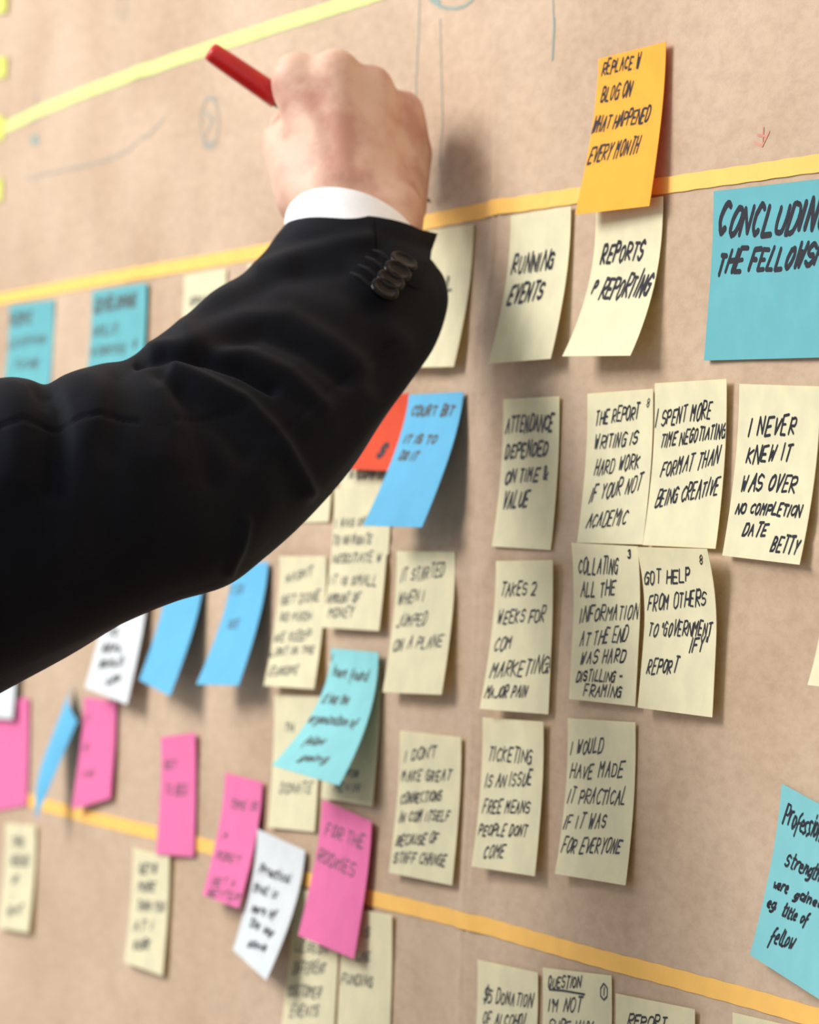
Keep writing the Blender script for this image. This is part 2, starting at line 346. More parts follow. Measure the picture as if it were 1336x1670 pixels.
N([(1038, 892), (1153, 895), (1162, 1170), (1040, 1154)], Y, 'cream note about help from others with a government report', [("GOT HELP", 675, 820, 855, 807, 50), ("8", 884, 745, 904, 745, 42, .0007), ("FROM OTHERS", 688, 917, 912, 898, 56), ("TO \"GOVERNMENT", 690, 1015, 935, 1012, 52), ("IFY\"", 845, 1077, 912, 1070, 50), ("REPORT", 683, 1158, 803, 1152, 54)], fr='r3', layer=4, p=1.8, th=.0065)
N([(1350, 845), (1470, 850), None, (1317, 1117)], Y, 'cream note corner entering at the right edge, beside the help note', p=3, fr='px')
# fourth row, right
N([(787, 1170), (886, 1177), (872, 1429), (769, 1413)], Y, 'cream note about ticketing being an issue', [("TICKETING", 125, 225, 288, 236, 50), ("IS AN ISSUE", 115, 322, 288, 315, 50), ("FREE MEANS", 105, 417, 280, 417, 46), ("PEOPLE DONT", 90, 498, 270, 502, 40), ("COME", 108, 582, 186, 582, 46)], fr='r6', p=2)
N([(926, 1171), (1036, 1178), (1020, 1444), (905, 1425)], Y, 'cream note saying I would have made it practical', [("I WOULD", 428, 202, 548, 195, 52), ("HAVE MADE", 425, 290, 622, 285, 50), ("IT PRACTICAL", 415, 382, 632, 387, 56), ("IF IT WAS", 402, 472, 560, 474, 50), ("FOR EVERYONE", 393, 560, 612, 565, 52)], fr='r6', p=2.2)
N([(1275, 1278), (1336, 1311), None, (1223, 1557)], 'aqua', 'tilted aqua note with cursive writing at the lower right edge', [("Professional", 375, 400, 660, 530, 140), ("Strengths", 388, 664, 640, 780, 100), ("were", 315, 805, 410, 845, 70), ("gained", 448, 870, 628, 935, 70), ("eg.", 275, 925, 335, 950, 65), ("title of", 368, 985, 535, 1040, 85), ("fellow", 290, 1150, 440, 1200, 105)], fr='rC', w=.076, p=1.8, pen=.0012)
# bottom row, right
N([(779, 1565), (877, 1586), None, None], Y, 'cream note about a five dollar donation, at the bottom edge', [("$5 DONATION", 108, 1107, 290, 1128, 48), ("OF ALCOHOL", 105, 1188, 272, 1200, 46)], fr='r6', lift=.003)
N([(885, 1578), (997, 1591), None, None], Y, 'cream note headed question, underlined, with a circled mark', [("QUESTION", 345, 1058, 468, 1056, 42), ("I'M NOT", 347, 1143, 470, 1142, 48), ("SURE WHY", 345, 1215, 510, 1222, 44), ('@', [[(350, 1062), (400, 1066), (480, 1080)], [(550, 1040), (538, 1058), (538, 1085), (550, 1100), (562, 1088), (563, 1058), (550, 1040)], [(552, 1055), (550, 1082)]])], fr='r6', lift=.003, layer=1)
N([(1004, 1620), (1133, 1646), None, None], Y, 'cream note reading report at the bottom edge', [("REPORT", 635, 1196, 782, 1206, 42)], fr='r6', lift=.003)
N([(1195, 1651), (1336, 1684), None, None], Y, 'cream note corner at the bottom edge below the tape', w=.076, lift=.003)
# middle group
N([(476, 640), (548, 632), (536, 851), (466, 853)], Y, 'cream note mostly hidden under the elbow of the dark sleeve', layer=0)
N([(560, 684), (645, 676), None, None], Y, 'cream note behind the red note', [("A COMPANY", 570, 780, 640, 782, 15)], layer=0, pen=.0018, ink='inkfar', lift=.001, th=0)
N([(580, 652), (667, 641), (636, 768), (552, 764)], 'red', 'red sticky note peeking out beside the sleeve', [("S", 614, 745, 626, 745, 18)], layer=2, p=1.6, pen=.0025)
N([(545, 797), (634, 790), (618, 1029), (524, 1023)], Y, 'cream note with six lines, below the red note', [("I WAS ON", 455, 805, 610, 795, 40), ("TO NAVIGATE", 440, 892, 642, 885, 42), ("NEGOTIATE W", 440, 985, 690, 975, 44), ("IT IS SMALL", 430, 1090, 665, 1098, 44), ("AMOUNT OF", 410, 1187, 578, 1180, 46), ("MONEY", 415, 1258, 548, 1255, 48)], fr='r4', layer=2, p=1.8, ink='inkfar')
N([(667, 644), (756, 639), (688, 860), (592, 857)], 'blue', 'blue sticky note hanging away from the wall, right of the red note', [("COURT BIT", 835, 240, 1050, 240, 46), ("IT IS TO", 800, 378, 960, 380, 38), ("DO IT", 775, 462, 865, 465, 36)], fr='r4', layer=5, p=1.35, pen=.0016, ink='inkfar')
N([(456, 907), (532, 907), (512, 1124), (430, 1118)], Y, 'cream note with six small lines, right of the two blue notes', [("WASN'T", 205, 1082, 345, 1045, 44), ("GET DONE", 180, 1192, 378, 1175, 46), ("SO MUCH", 175, 1275, 332, 1272, 42), ("WE KEEP", 145, 1382, 328, 1370, 44), ("LOST IN THE", 125, 1452, 348, 1440, 36), ("EUROPE", 120, 1552, 268, 1546, 44)], fr='r4', layer=1, ink='inkfar')
N([(647, 899), (742, 900), (720, 1133), (624, 1129)], Y, 'cream note saying it started when I jumped on a plane', [("IT STARTED", 785, 1082, 1005, 1052, 62), ("WHEN I", 770, 1192, 905, 1176, 58), ("JUMPED", 762, 1308, 915, 1295, 58), ("ON A PLANE", 745, 1427, 996, 1405, 62)], fr='r4', ink='inkfar', p=1.8)
N([(447, 1134), (522, 1136), (513, 1357), (437, 1349)], Y, 'cream note under the left side of the pale cyan note', [("TH", 170, 405, 210, 405, 36), ("DONATE", 150, 672, 290, 667, 42)], fr='r5', ink='inkfar')
N([(537, 1078), (620, 1085), (607, 1315), (523, 1301)], Y, 'cream note shaded under the right side of the pale cyan note', [("FOR", 435, 602, 492, 602, 28), ("MEN IN", 385, 662, 492, 667, 34)], fr='r5', layer=1, ink='inkfar')
N([(540, 1057), (617, 1064), (553, 1281), (443, 1248)], 'cyan', 'pale cyan note lifting off two cream notes, with cursive lines', [("I", 372, 105, 382, 105, 30), ("have found", 378, 165, 528, 188, 44), ("it has the", 330, 282, 445, 288, 44), ("organisation of", 270, 365, 480, 385, 40), ("fellow", 250, 460, 335, 462, 40), ("going", 232, 528, 355, 540, 34)], fr='r5', layer=5, p=1.9, pen=.0011, ink='inkfar')
N([(652, 1191), (752, 1202), (737, 1444), (634, 1423)], Y, 'cream note about great connections and staff change', [("I DON'T", 690, 535, 828, 520, 50), ("MAKE GREAT", 675, 620, 890, 618, 46), ("CONNECTIONS", 670, 718, 852, 705, 46), ("IN COM ITSELF", 665, 797, 885, 790, 46), ("BECAUSE OF", 650, 900, 832, 888, 46), ("STAFF CHANGE", 640, 972, 868, 988, 48)], fr='r5')
N([(478, 1445), (553, 1470), (546, 1710), (457, 1690)], Y, 'cream note shaded between the white note and the pink note, bottom edge', [("LESSON", 215, 1352, 358, 1370, 42), ("DIFFERENT", 205, 1452, 348, 1452, 50), ("CUSTOMER", 180, 1547, 328, 1560, 50), ("EVENTS", 193, 1637, 318, 1637, 50)], fr='r5', ink='inkfar')
N([(556, 1478), (639, 1492), (638, 1725), (548, 1705)], Y, 'cream note below and right of the lower pink note, bottom edge', [("IT IS", 465, 1300, 540, 1295, 40), ("LINE", 478, 1395, 545, 1400, 40), ("FUNDING", 415, 1492, 552, 1508, 46)], fr='r5', layer=1, ink='inkfar')
N([(526, 1304), (606, 1340), (577, 1564), (486, 1525)], 'pink', 'pink note with two words, largest and rightmost of the pinks, over the tape', [("FOR THE", 345, 852, 512, 912, 54), ("ROOKIES", 310, 962, 470, 1038, 60)], fr='r5', layer=5, p=1.5, ink='inkfar')
# lower left group
N([(367, 1260), (428, 1276), (389, 1481), (330, 1460)], 'pink', 'pink note with small writing, directly left of the grey-white tilted note', [("TIME IS", 960, 100, 1078, 105, 38), ("A", 930, 225, 955, 228, 34), ("MONEY", 903, 312, 1002, 332, 38), ("GET A", 885, 418, 985, 430, 34), ("BETTER", 868, 465, 1000, 488, 32)], fr='r8', layer=2, p=1.5, ink='inkfar')
N([(420, 1352), (497, 1387), (434, 1599), (380, 1549)], 'white', 'grey-white tilted note with dark cursive lines, between two pink notes', [("Practical", 1085, 368, 1215, 412, 42), ("that is", 1060, 440, 1160, 478, 40), ("more of", 1055, 528, 1152, 562, 42), ("the way", 1045, 588, 1145, 638, 40), ("done", 1038, 675, 1112, 698, 42)], fr='r8', layer=5, p=1.6, pen=.0015)
N([(262, 1202), (318, 1195), (316, 1397), (254, 1393)], 'pink', 'upright pink note crossing the lower orange tape', [("GET", 778, 1087, 838, 1082, 38), ("TO BED", 778, 1208, 888, 1212, 46)], fr='r7', layer=2, ink='inkfar')
N([(217, 1382), (276, 1397), (265, 1592), (202, 1569)], Y, 'cream note with five faint lines, just below the upright pink note', [("GETS", 582, 372, 658, 366, 38), ("MORE", 578, 447, 650, 447, 38), ("THAN YOU", 572, 522, 690, 532, 42), ("AT I", 560, 612, 642, 606, 38), ("WORK", 558, 688, 628, 688, 42)], fr='r8', ink='inkfar', pen=.0016)
N([(8, 1342), (58, 1346), (46, 1521), (-3, 1513)], Y, 'cream note at the lower left edge below the tape', [("TIME", 48, 260, 102, 260, 38), ("NEEDED", 44, 337, 122, 337, 38), ("OF", 50, 412, 80, 408, 34), ("I", 48, 482, 55, 480, 34), ("WANT", 28, 547, 92, 542, 42)], fr='r8', ink='inkfar', pen=.0016)
N([(-15, 1142), (46, 1138), (46, 1313), (-15, 1325)], 'pink', 'pink note at the left edge, over the start of the lower tape', layer=1)
N([(137, 1137), (189, 1143), (180, 1302), (117, 1320)], 'pink', 'pink note below the small white note, right of the narrow curled blue note', [("IT", 400, 870, 430, 868, 32), ("IS", 395, 1000, 420, 998, 32), ("A GO", 390, 1125, 445, 1122, 34)], fr='r7', layer=2, p=1.3, ink='inkfar')
N([(84, 1204), (116, 1118), (126, 1176), (58, 1336)], 'blue', 'narrow twisted blue note hanging by one corner over the tape', quad=((.008, .001, .006, .022), .004))
N([(180, 938), (242, 950), (207, 1149), (138, 1121)], 'white', 'white note emerging below the sleeve, above a pink note', [("TO", 508, 465, 558, 458, 34), ("REAL", 480, 532, 578, 526, 36), ("BUILD", 470, 602, 582, 592, 36), ("UP", 498, 688, 558, 682, 38)], fr='r7', layer=4, p=1.3, pen=.0022, ink='inkfar')
N([(-28, 985), (33, 978), (20, 1173), (-38, 1168)], 'white', 'white note corner at the left edge under the sleeve', layer=4, p=1.3)
N([(276, 925), (333, 935), (277, 1135), (227, 1109)], 'blue', 'blue note emerging under the sleeve, left of the other long blue note', [], layer=3, p=1.4)
N([(379, 925), (437, 916), (389, 1118), (320, 1116)], 'blue', 'blue note emerging under the sleeve, beside a cream note', [("IT DO", 1080, 260, 1150, 255, 40), ("SEE", 1075, 420, 1130, 418, 36)], fr='r7', layer=3, p=1.4, ink='inkfar', pen=.0008)
# upper left group
N([(15, 498), (88, 489), (77, 666), (0, 673)], 'teal', 'teal note with blurred writing, leftmost under the upper tape', [("HOME", 40, 1388, 140, 1370, 50, .0026), ("LEARNING", 35, 1482, 195, 1455, 38, .0014), ("FUTURE", 62, 1570, 165, 1562, 34, .0014)], fr='rA', ink='inkfar')
N([(150, 475), (239, 461), (228, 645), (137, 655)], 'teal', 'teal note with blurred writing, just above the elbow of the sleeve', [("DEVELOPING", 400, 1330, 580, 1300, 54, .0024), ("SKILLS", 395, 1430, 500, 1415, 40, .0014), ("WORKING", 385, 1515, 535, 1500, 38, .0014), ("&", 562, 1482, 580, 1478, 34, .0014)], fr='rA', ink='inkfar')
N([(300, 449), (369, 438), (352, 640), (285, 650)], Y, 'cream note between the second teal note and the sleeve', [("GRANT", 215, 880, 520, 815, 90)], fr='rD', ink='inkfar', pen=.0014)
N([(404, 430), (475, 420), (455, 630), (388, 640)], Y, 'tiny visible corner of a cream note above the forearm', )
for i, ((xa, ya, yb), lab) in enumerate(zip([(9, -12, 20), (9, 92, 126), (5, 188, 228), (2, 290, 328)],
        ['neon yellow flag at the top left corner', 'neon yellow flag at the left edge, second from the top', 'neon yellow flag at the left edge where the yellow-green tape ends', 'neon yellow flag at the left edge, lowest of four'])):
    N([(xa - 34, ya + 4), (xa, ya), (xa, yb), (xa - 34, yb + 3)], 'lime', lab, layer=1, group='neon yellow flags at the left edge')
# ------------------------------------------------------------------ tapes
def tape(pts, wd, mat, label, layer=0):
    q = []
    W3 = [wall(x, y, 0) for x, y in pts]
    for a, b_ in zip(W3, W3[1:]):
        k = max(2, int((b_ - a).length / .003)); q += [a.lerp(b_, i / k) for i in range(k)]
    q.append(W3[-1]); V, Fc = [], []
    for i, p in enumerate(q):
        t = (q[min(i + 1, len(q) - 1)] - q[max(i - 1, 0)]).normalized(); s = t.cross(NOTE_N)
        if s.z < 0: s = -s
        o = .0003 + max(off_at(p.x + j * .0015, p.z + l) for j in (-2, -1, 0, 1, 2) for l in (-.004, 0, .004)) + layer * .0002
        wob = wd / 2 * (1 + .03 * math.sin(i * .7))
        for e, d in ((1, o + .00015), (-1, o + .00015), (-1, o - .0001), (1, o - .0001)): V.append(p + s * wob * e + NOTE_N * d)
        if i:
            a = (i - 1) * 4
            for j in range(4): Fc.append((a + j, a + (j + 1) % 4, a + 4 + (j + 1) % 4, a + 4 + j))
    Fc += [(0, 1, 2, 3), tuple(len(V) - 4 + j for j in (3, 2, 1, 0))]
    return tag(mesh('tape_strip', V, Fc, M[mat], None, False), label, 'tape')
tape([(-160, 515), (0, 487), (153, 458), (300, 432), (437, 408), (707, 359), (824, 336)], .0082, 'otape', 'orange tape strip running under the hand from the left edge')
tape([(812, 338), (944, 318), (1088, 301), (1336, 266), (1450, 250)], .0078, 'otape', 'orange tape strip at upper right behind the orange note', 1)
tape([(-100, 1272), (0, 1293), (148, 1334), (249, 1357), (331, 1379), (496, 1433), (600, 1464), (762, 1502), (918, 1547), (1097, 1595), (1336, 1661), (1450, 1692)], .0085, 'otape', 'long lower orange tape strip sloping down to the right')
tape([(-120, 268), (0, 211), (54, 184), (184, 132), (345, 76), (480, 32), (610, -10), (760, -60)], .008, 'ytape', 'yellow-green tape strip rising from the left edge past the marker')
# pencil marks on the brown paper
def marks(strokes, mat, wd, name='pencil_mark'):
    for one in strokes: mark([one], mat, wd, name)
def mark(strokes, mat, wd, name):
    st = [[(wall(x, y).x, wall(x, y).z) for x, y in s] for s in strokes]
    def to3(x, z): return Vector((x, -off_at(x, z) - .00025, z))
    V, Fc = ribbons(st, wd, to3); mesh(name, V, [f[::-1] for f in Fc], M[mat], paper, False)
def ell(cx, cy, rx, ry, a0=0, a1=360): return [(cx + rx * math.cos(math.radians(a)), cy + ry * math.sin(math.radians(a))) for a in range(a0, a1 + 1, 20)]
marks([ell(340, 200, 14, 42), [(330, 180), (345, 195), (335, 215), (330, 235), (345, 232)], [(335, 160), (352, 160)]], 'pencil', .002)
marks([[(195, -20), (190, 20), (198, 35)], [(205, -10), (202, 30)], [(58, 155), (48, 200), (60, 190)]], 'pencil', .0014)
marks([[(38, 292), (100, 278), (170, 262), (215, 240), (245, 215), (265, 192)]], 'pencil', .0012)
marks([[(684, -20), (682, 60), (678, 120), (676, 180)], ], 'tealpencil', .0012)
marks([[(716, 30), (718, 120), (720, 200), (714, 270)]], 'tealpencil', .001)
marks([[(898, -20), (899, 40), (896, 98)], [(901, 30), (897, 96)]], 'tealpencil', .0014)
marks([ell(735, -20, 42, 34, 0, 180), [(704, -4), (716, 4), (712, 0)]], 'tealpencil', .0018)
marks([[(48, 228), (56, 222), (60, 230), (50, 232)]], 'tealpencil', .004)
marks([[(1242, 208), (1240, 238)], [(1226, 232), (1240, 238), (1252, 214)], [(1232, 220), (1248, 222)]], 'redpencil', .0012, 'red_pencil_mark')
# ------------------------------------------------------------------ person: hand, shirt cuff, jacket sleeve
person = empty('person', P(-560, 1080, 1.84))
tag(person, 'person in a black suit jacket and white shirt, arm raised, fist around a red marker', 'person')
# implicit hand, surface nets
def vec(x, y, Z): return np.array(P(x, y, Z))
prims = []                                       # (a, b, ra, rb, k)
def cap(a, b_, ra, rb, k=.006): prims.append((np.array(a), np.array(b_), ra, rb, k))
wr = {}
wc = vec(590, 372, 2.076)
# forearm stub and wrist
cap(vec(552, 470, 2.053), vec(549, 345, 2.086), .0205, .0205, .016); cap(vec(612, 480, 2.053), vec(628, 350, 2.087), .0205, .0200, .016)
# metacarpals
mcp = [vec(484, 124, 2.110), vec(547, 121, 2.106), vec(604, 144, 2.114), vec(656, 182, 2.134)]
base = [vec(540, 300, 2.092), vec(566, 300, 2.088), vec(596, 305, 2.092), vec(628, 305, 2.106)]
for a, b_, r0, r1 in zip(base, mcp, (.016, .0165, .016, .015), (.0108, .0115, .0105, .0098)): cap(a, b_, r0, r1, .010)
for q, r in zip(mcp, (.0118, .0125, .0112, .0102)): cap(q, q + 1e-5, r, r, .004)
# palm body, thenar and hypothenar
cap(vec(530, 300, 2.106), vec(530, 170, 2.124), .018, .013, .012); cap(vec(600, 310, 2.105), vec(600, 190, 2.124), .018, .012, .012)
cap(vec(644, 335, 2.112), vec(661, 250, 2.142), .0162, .0142, .012)
cap(vec(505, 320, 2.100), vec(478, 250, 2.112), .0165, .0135, .012)
# fingers
fing = [[mcp[0], vec(480, 138, 2.152), vec(505, 178, 2.172), vec(522, 214, 2.170)],
        [mcp[1], vec(548, 138, 2.156), vec(556, 196, 2.174), vec(556, 240, 2.170)],
        [mcp[2], vec(610, 166, 2.154), vec(612, 216, 2.170), vec(600, 262, 2.152)],
        [mcp[3], vec(662, 204, 2.160), vec(658, 244, 2.170), vec(642, 276, 2.164)]]
rads = [(.0108, .0095, .0086, .0076), (.0112, .0096, .0088, .0078), (.0105, .0092, .0084, .0074), (.0096, .0082, .0075, .0066)]
for f, r in zip(fing, rads):
    for i in range(3): cap(f[i], f[i + 1], r[i], r[i + 1], .0028)
    cap(f[1], f[1] + 1e-5, r[1] * 1.06, r[1] * 1.06, .003)
th = [vec(505, 315, 2.102), vec(463, 232, 2.120), vec(474, 205, 2.143), vec(502, 190, 2.1445)]
for i, (a, b_) in enumerate(zip(th, th[1:])): cap(a, b_, (.0155, .0105, .0098)[i], (.0108, .0098, .0082)[i], .006 if i == 0 else .004)
for i, r in enumerate((.0095, .0098, .0092)):
    d = np.array([0, 0, -.009]); cap(mcp[i] + d, mcp[i + 1] + d, r, r * .95, .010)
    cap(mcp[i] * .5 + mcp[i + 1] * .5 + np.array([0, 0, -.004]), mcp[i + 1] + np.array([0, 0, -.012]), r * .8, r * .9, .009)
# tendons on the back of the hand
for a, b_, k in ((vec(560, 285, 2.0745), vec(548, 130, 2.0975), 1), (vec(590, 288, 2.0775), vec(602, 155, 2.1055), 1), (vec(545, 288, 2.077), vec(490, 135, 2.1015), 1), (vec(618, 292, 2.088), vec(650, 192, 2.124), 1)):
    cap(a, b_, .0022, .0028, .006)
lo = np.min([np.minimum(p[0], p[1]) - max(p[2], p[3]) for p in prims], 0) - .006
hi = np.max([np.maximum(p[0], p[1]) + max(p[2], p[3]) for p in prims], 0) + .006
hs = .0013; dims = np.ceil((hi - lo) / hs).astype(int) + 1
gx, gy, gz = [lo[i] + hs * np.arange(dims[i]) for i in range(3)]
GX, GY, GZ = np.meshgrid(gx, gy, gz, indexing='ij'); D = np.full(GX.shape, .05, np.float32)
def smin(a, b_, k):
    h = np.clip(.5 + .5 * (b_ - a) / k, 0, 1); return b_ * (1 - h) + a * h - k * h * (1 - h)
for a, b_, ra, rb, k in prims:
    ba = b_ - a; L = ba @ ba + 1e-12
    t = np.clip(((GX - a[0]) * ba[0] + (GY - a[1]) * ba[1] + (GZ - a[2]) * ba[2]) / L, 0, 1)
    d = np.sqrt((GX - a[0] - t * ba[0]) ** 2 + (GY - a[1] - t * ba[1]) ** 2 + (GZ - a[2] - t * ba[2]) ** 2) - (ra + (rb - ra) * t)
    D = smin(d.astype(np.float32), D, k)
def surface_nets(D, lo, hs):
    s = D < 0; nx, ny, nz = D.shape
    c = np.zeros((nx - 1, ny - 1, nz - 1), np.int8); pos = np.zeros((nx - 1, ny - 1, nz - 1, 3), np.float32); cnt = np.zeros((nx - 1, ny - 1, nz - 1), np.float32)
    def sl(o, A): return A[o[0]:nx - 1 + o[0], o[1]:ny - 1 + o[1], o[2]:nz - 1 + o[2]]
    cor = [(i, j, k) for i in (0, 1) for j in (0, 1) for k in (0, 1)]
    for a in cor:
        for ax in range(3):
            if a[ax]: continue
            b_ = list(a); b_[ax] = 1
            da, db = sl(a, D), sl(b_, D); x = (da < 0) != (db < 0)
            t = np.where(x, da / np.where(x, da - db, 1), 0)
            for q in range(3): pos[..., q] += np.where(x, a[q] + (t if q == ax else 0), 0)
            cnt += x
    act = cnt > 0; ids = -np.ones(act.shape, int); ids[act] = np.arange(act.sum())
    I = np.argwhere(act); V = lo + hs * (I + pos[act] / cnt[act][:, None]); Fc = []
    for ax in range(3):
        o = [0, 0, 0]; o[ax] = 1
        A = s[:nx - o[0], :ny - o[1], :nz - o[2]]; B = s[o[0]:, o[1]:, o[2]:]
        E = np.argwhere(A != B); ins = A[tuple(E.T)]
        p, q = [(1, 2), (2, 0), (0, 1)][ax]
        ok = (E[:, p] > 0) & (E[:, q] > 0) & (E[:, p] < D.shape[p] - 1) & (E[:, q] < D.shape[q] - 1); E, ins = E[ok], ins[ok]
        def g(dp, dq): e = E.copy(); e[:, p] -= dp; e[:, q] -= dq; return ids[tuple(e.T)]
        f = np.stack([g(0, 0), g(1, 0), g(1, 1), g(0, 1)], 1); f[~ins] = f[~ins][:, ::-1]; Fc += f.tolist()
    return V, Fc
def relax(V, Fc, n):
    E = np.array([(f[i], f[(i + 1) % 4]) for f in Fc for i in range(4)])
    for _ in range(n):
        nb = np.zeros((len(V), 3)); ct = np.zeros(len(V)); np.add.at(nb, E[:, 0], V[E[:, 1]]); np.add.at(ct, E[:, 0], 1); V = V * .5 + .5 * nb / ct[:, None]
    return V
HV, HF = surface_nets(D, lo, hs); HV = relax(HV, HF, 3)
hand = mesh('hand', HV, HF, M['skin'], person)
tag(hand, 'right hand closed around the marker, back of the hand facing out')
# nails
def nail(tip, prev, out, r):
    t = (tip - prev); t /= np.linalg.norm(t); o = out - (out @ t) * t; o /= np.linalg.norm(o); s = np.cross(t, o)
    V, Fc = [], []
    for j in range(6):
        for i in range(7):
            a = (i / 6 - .5) * 1.5; l = (j / 5 - .35) * r * 1.5
            V.append(tip + t * l * (1 - .12 * abs(a)) + (o * math.cos(a) + s * math.sin(a)) * r * (1.02 - (.18 if j == 5 else 0)))
    for j in range(5):
        for i in range(6): q = j * 7 + i; Fc.append((q, q + 1, q + 8, q + 7))
    mesh('fingernail', V, Fc, M['nail'], hand)
fw = np.array(ray(560, 200).normalized())
for f, r in zip(fing, rads): nail(f[3], f[2], fw, r[3])
nail(th[3], th[2], -fw, .0082)
def blob(name, pr, hs, mat, sm=2, cut=None):
    lo = np.min([np.minimum(p[0], p[1]) - max(p[2], p[3]) for p in pr], 0) - .02; hi = np.max([np.maximum(p[0], p[1]) + max(p[2], p[3]) for p in pr], 0) + .02
    n = np.ceil((hi - lo) / hs).astype(int) + 1
    GX, GY, GZ = np.meshgrid(*[lo[i] + hs * np.arange(n[i]) for i in range(3)], indexing='ij'); D = np.full(GX.shape, .2, np.float32)
    for a, b_, ra, rb, k in pr:
        ba = b_ - a; L = ba @ ba + 1e-12
        t = np.clip(((GX - a[0]) * ba[0] + (GY - a[1]) * ba[1] + (GZ - a[2]) * ba[2]) / L, 0, 1)
        d = np.sqrt((GX - a[0] - t * ba[0]) ** 2 + (GY - a[1] - t * ba[1]) ** 2 + (GZ - a[2] - t * ba[2]) ** 2) - (ra + (rb - ra) * t)
        D = smin(d.astype(np.float32), D, k)
    if cut: D = np.maximum(D, cut(GX, GY, GZ).astype(np.float32))
    V_, F_ = surface_nets(D, lo, hs); return mesh(name, relax(V_, F_, sm), F_, mat, person)
# lofted cloth tubes: A, B = the two sides of the tube, M = bulge toward the viewer (pixel shift, depth)
def catmull(K, n):
    K = np.array(K, float); out = []; m_ = len(K)
    for i in range(m_ - 1):
        p0, p1, p2, p3 = K[max(i - 1, 0)], K[i], K[i + 1], K[min(i + 2, m_ - 1)]
        for t in np.arange(n) / n: out.append(.5 * ((2 * p1) + (p2 - p0) * t + (2 * p0 - 5 * p1 + 4 * p2 - p3) * t * t + (3 * p1 - p0 - 3 * p2 + p3) * t ** 3))
    out.append(K[-1]); return np.array(out)
def loft(stations, n, seg, sq=1.0):
    S = catmull(stations, n); rows = []
    th_ = np.arange(seg) / seg * 2 * math.pi
    for ax, ay, bx, by, Z, mx, my, dm in S:
        a = np.array(P(ax, ay, Z)); b_ = np.array(P(bx, by, Z)); c = (a + b_) / 2
        k = F / Z; mvec = RA @ np.array([mx / k, -my / k, dm])
        ca, sa = np.cos(th_), np.sin(th_); ca = np.sign(ca) * np.abs(ca) ** sq; sa = np.sign(sa) * np.abs(sa) ** sq
        rows.append(c + ca[:, None] * (a - c) + sa[:, None] * mvec)
    return np.array(rows)
def tube_faces(nr, seg, off=0):
    i = np.arange(nr - 1)[:, None] * seg; j = np.arange(seg)[None]; j2 = (j + 1) % seg
    return (np.stack([i + j, i + j2, i + seg + j2, i + seg + j], -1).reshape(-1, 4) + off).tolist()
def add_thick(rows, t, depth_rows):
    """turn the first rows inward so an open end shows a hem"""
    cen = rows[:depth_rows].mean(1, keepdims=True); inn = rows[:depth_rows] + (cen - rows[:depth_rows]) / np.linalg.norm(cen - rows[:depth_rows], axis=2, keepdims=True) * t
    return np.concatenate([inn[::-1], rows])
# stations: ax, ay, bx, by, Z, mx, my, depth
SL = [(470, 381, 700, 389, 2.072, -16, -27, .0355),
      (463, 388, 698, 404, 2.067, -13, -28, .035),
      (452, 400, 698, 424, 2.062, -12, -28, .036),
      (446, 407, 710, 441, 2.059, -12, -27, .037),
      (440, 414, 723, 462, 2.055, -11, -26, .038),
      (428, 427, 728, 500, 2.045, -10, -24, .040),
      (397, 456, 712, 562, 2.028, -8, -20, .043),
      (352, 482, 676, 620, 2.004, -6, -16, .046),
      (312, 518, 630, 684, 1.980, -4, -12, .049),
      (277, 541, 572, 764, 1.955, 0, -8, .051),
      (239, 570, 500, 841, 1.930, 0, 0, .054),
      (205, 592, 430, 905, 1.910, 0, 0, .056),
      (165, 599, 370, 953, 1.895, 0, 0, .058),
      (112, 615, 290, 981, 1.885, 0, 0, .060),
      (75, 631, 212, 1017, 1.880, 0, 0, .062),
      (40, 623, 130, 1059, 1.875, 0, 0, .063),
      (-20, 625, 30, 1108, 1.870, 0, 0, .066),
      (-110, 645, -80, 1170, 1.865, 0, 0, .068),
      (-260, 668, -250, 1250, 1.86, 0, 0, .072),
      (-420, 690, -420, 1330, 1.855, 0, 0, .078),
      (-520, 735, -520, 1330, 1.85, 0, 0, .074),
      (-590, 850, -590, 1260, 1.85, 0, 0, .05),
      (-615, 1000, -615, 1100, 1.85, 0, 0, .01)]
SEG = 200
rows = loft(SL, 16, SEG, .93); nr = len(rows)
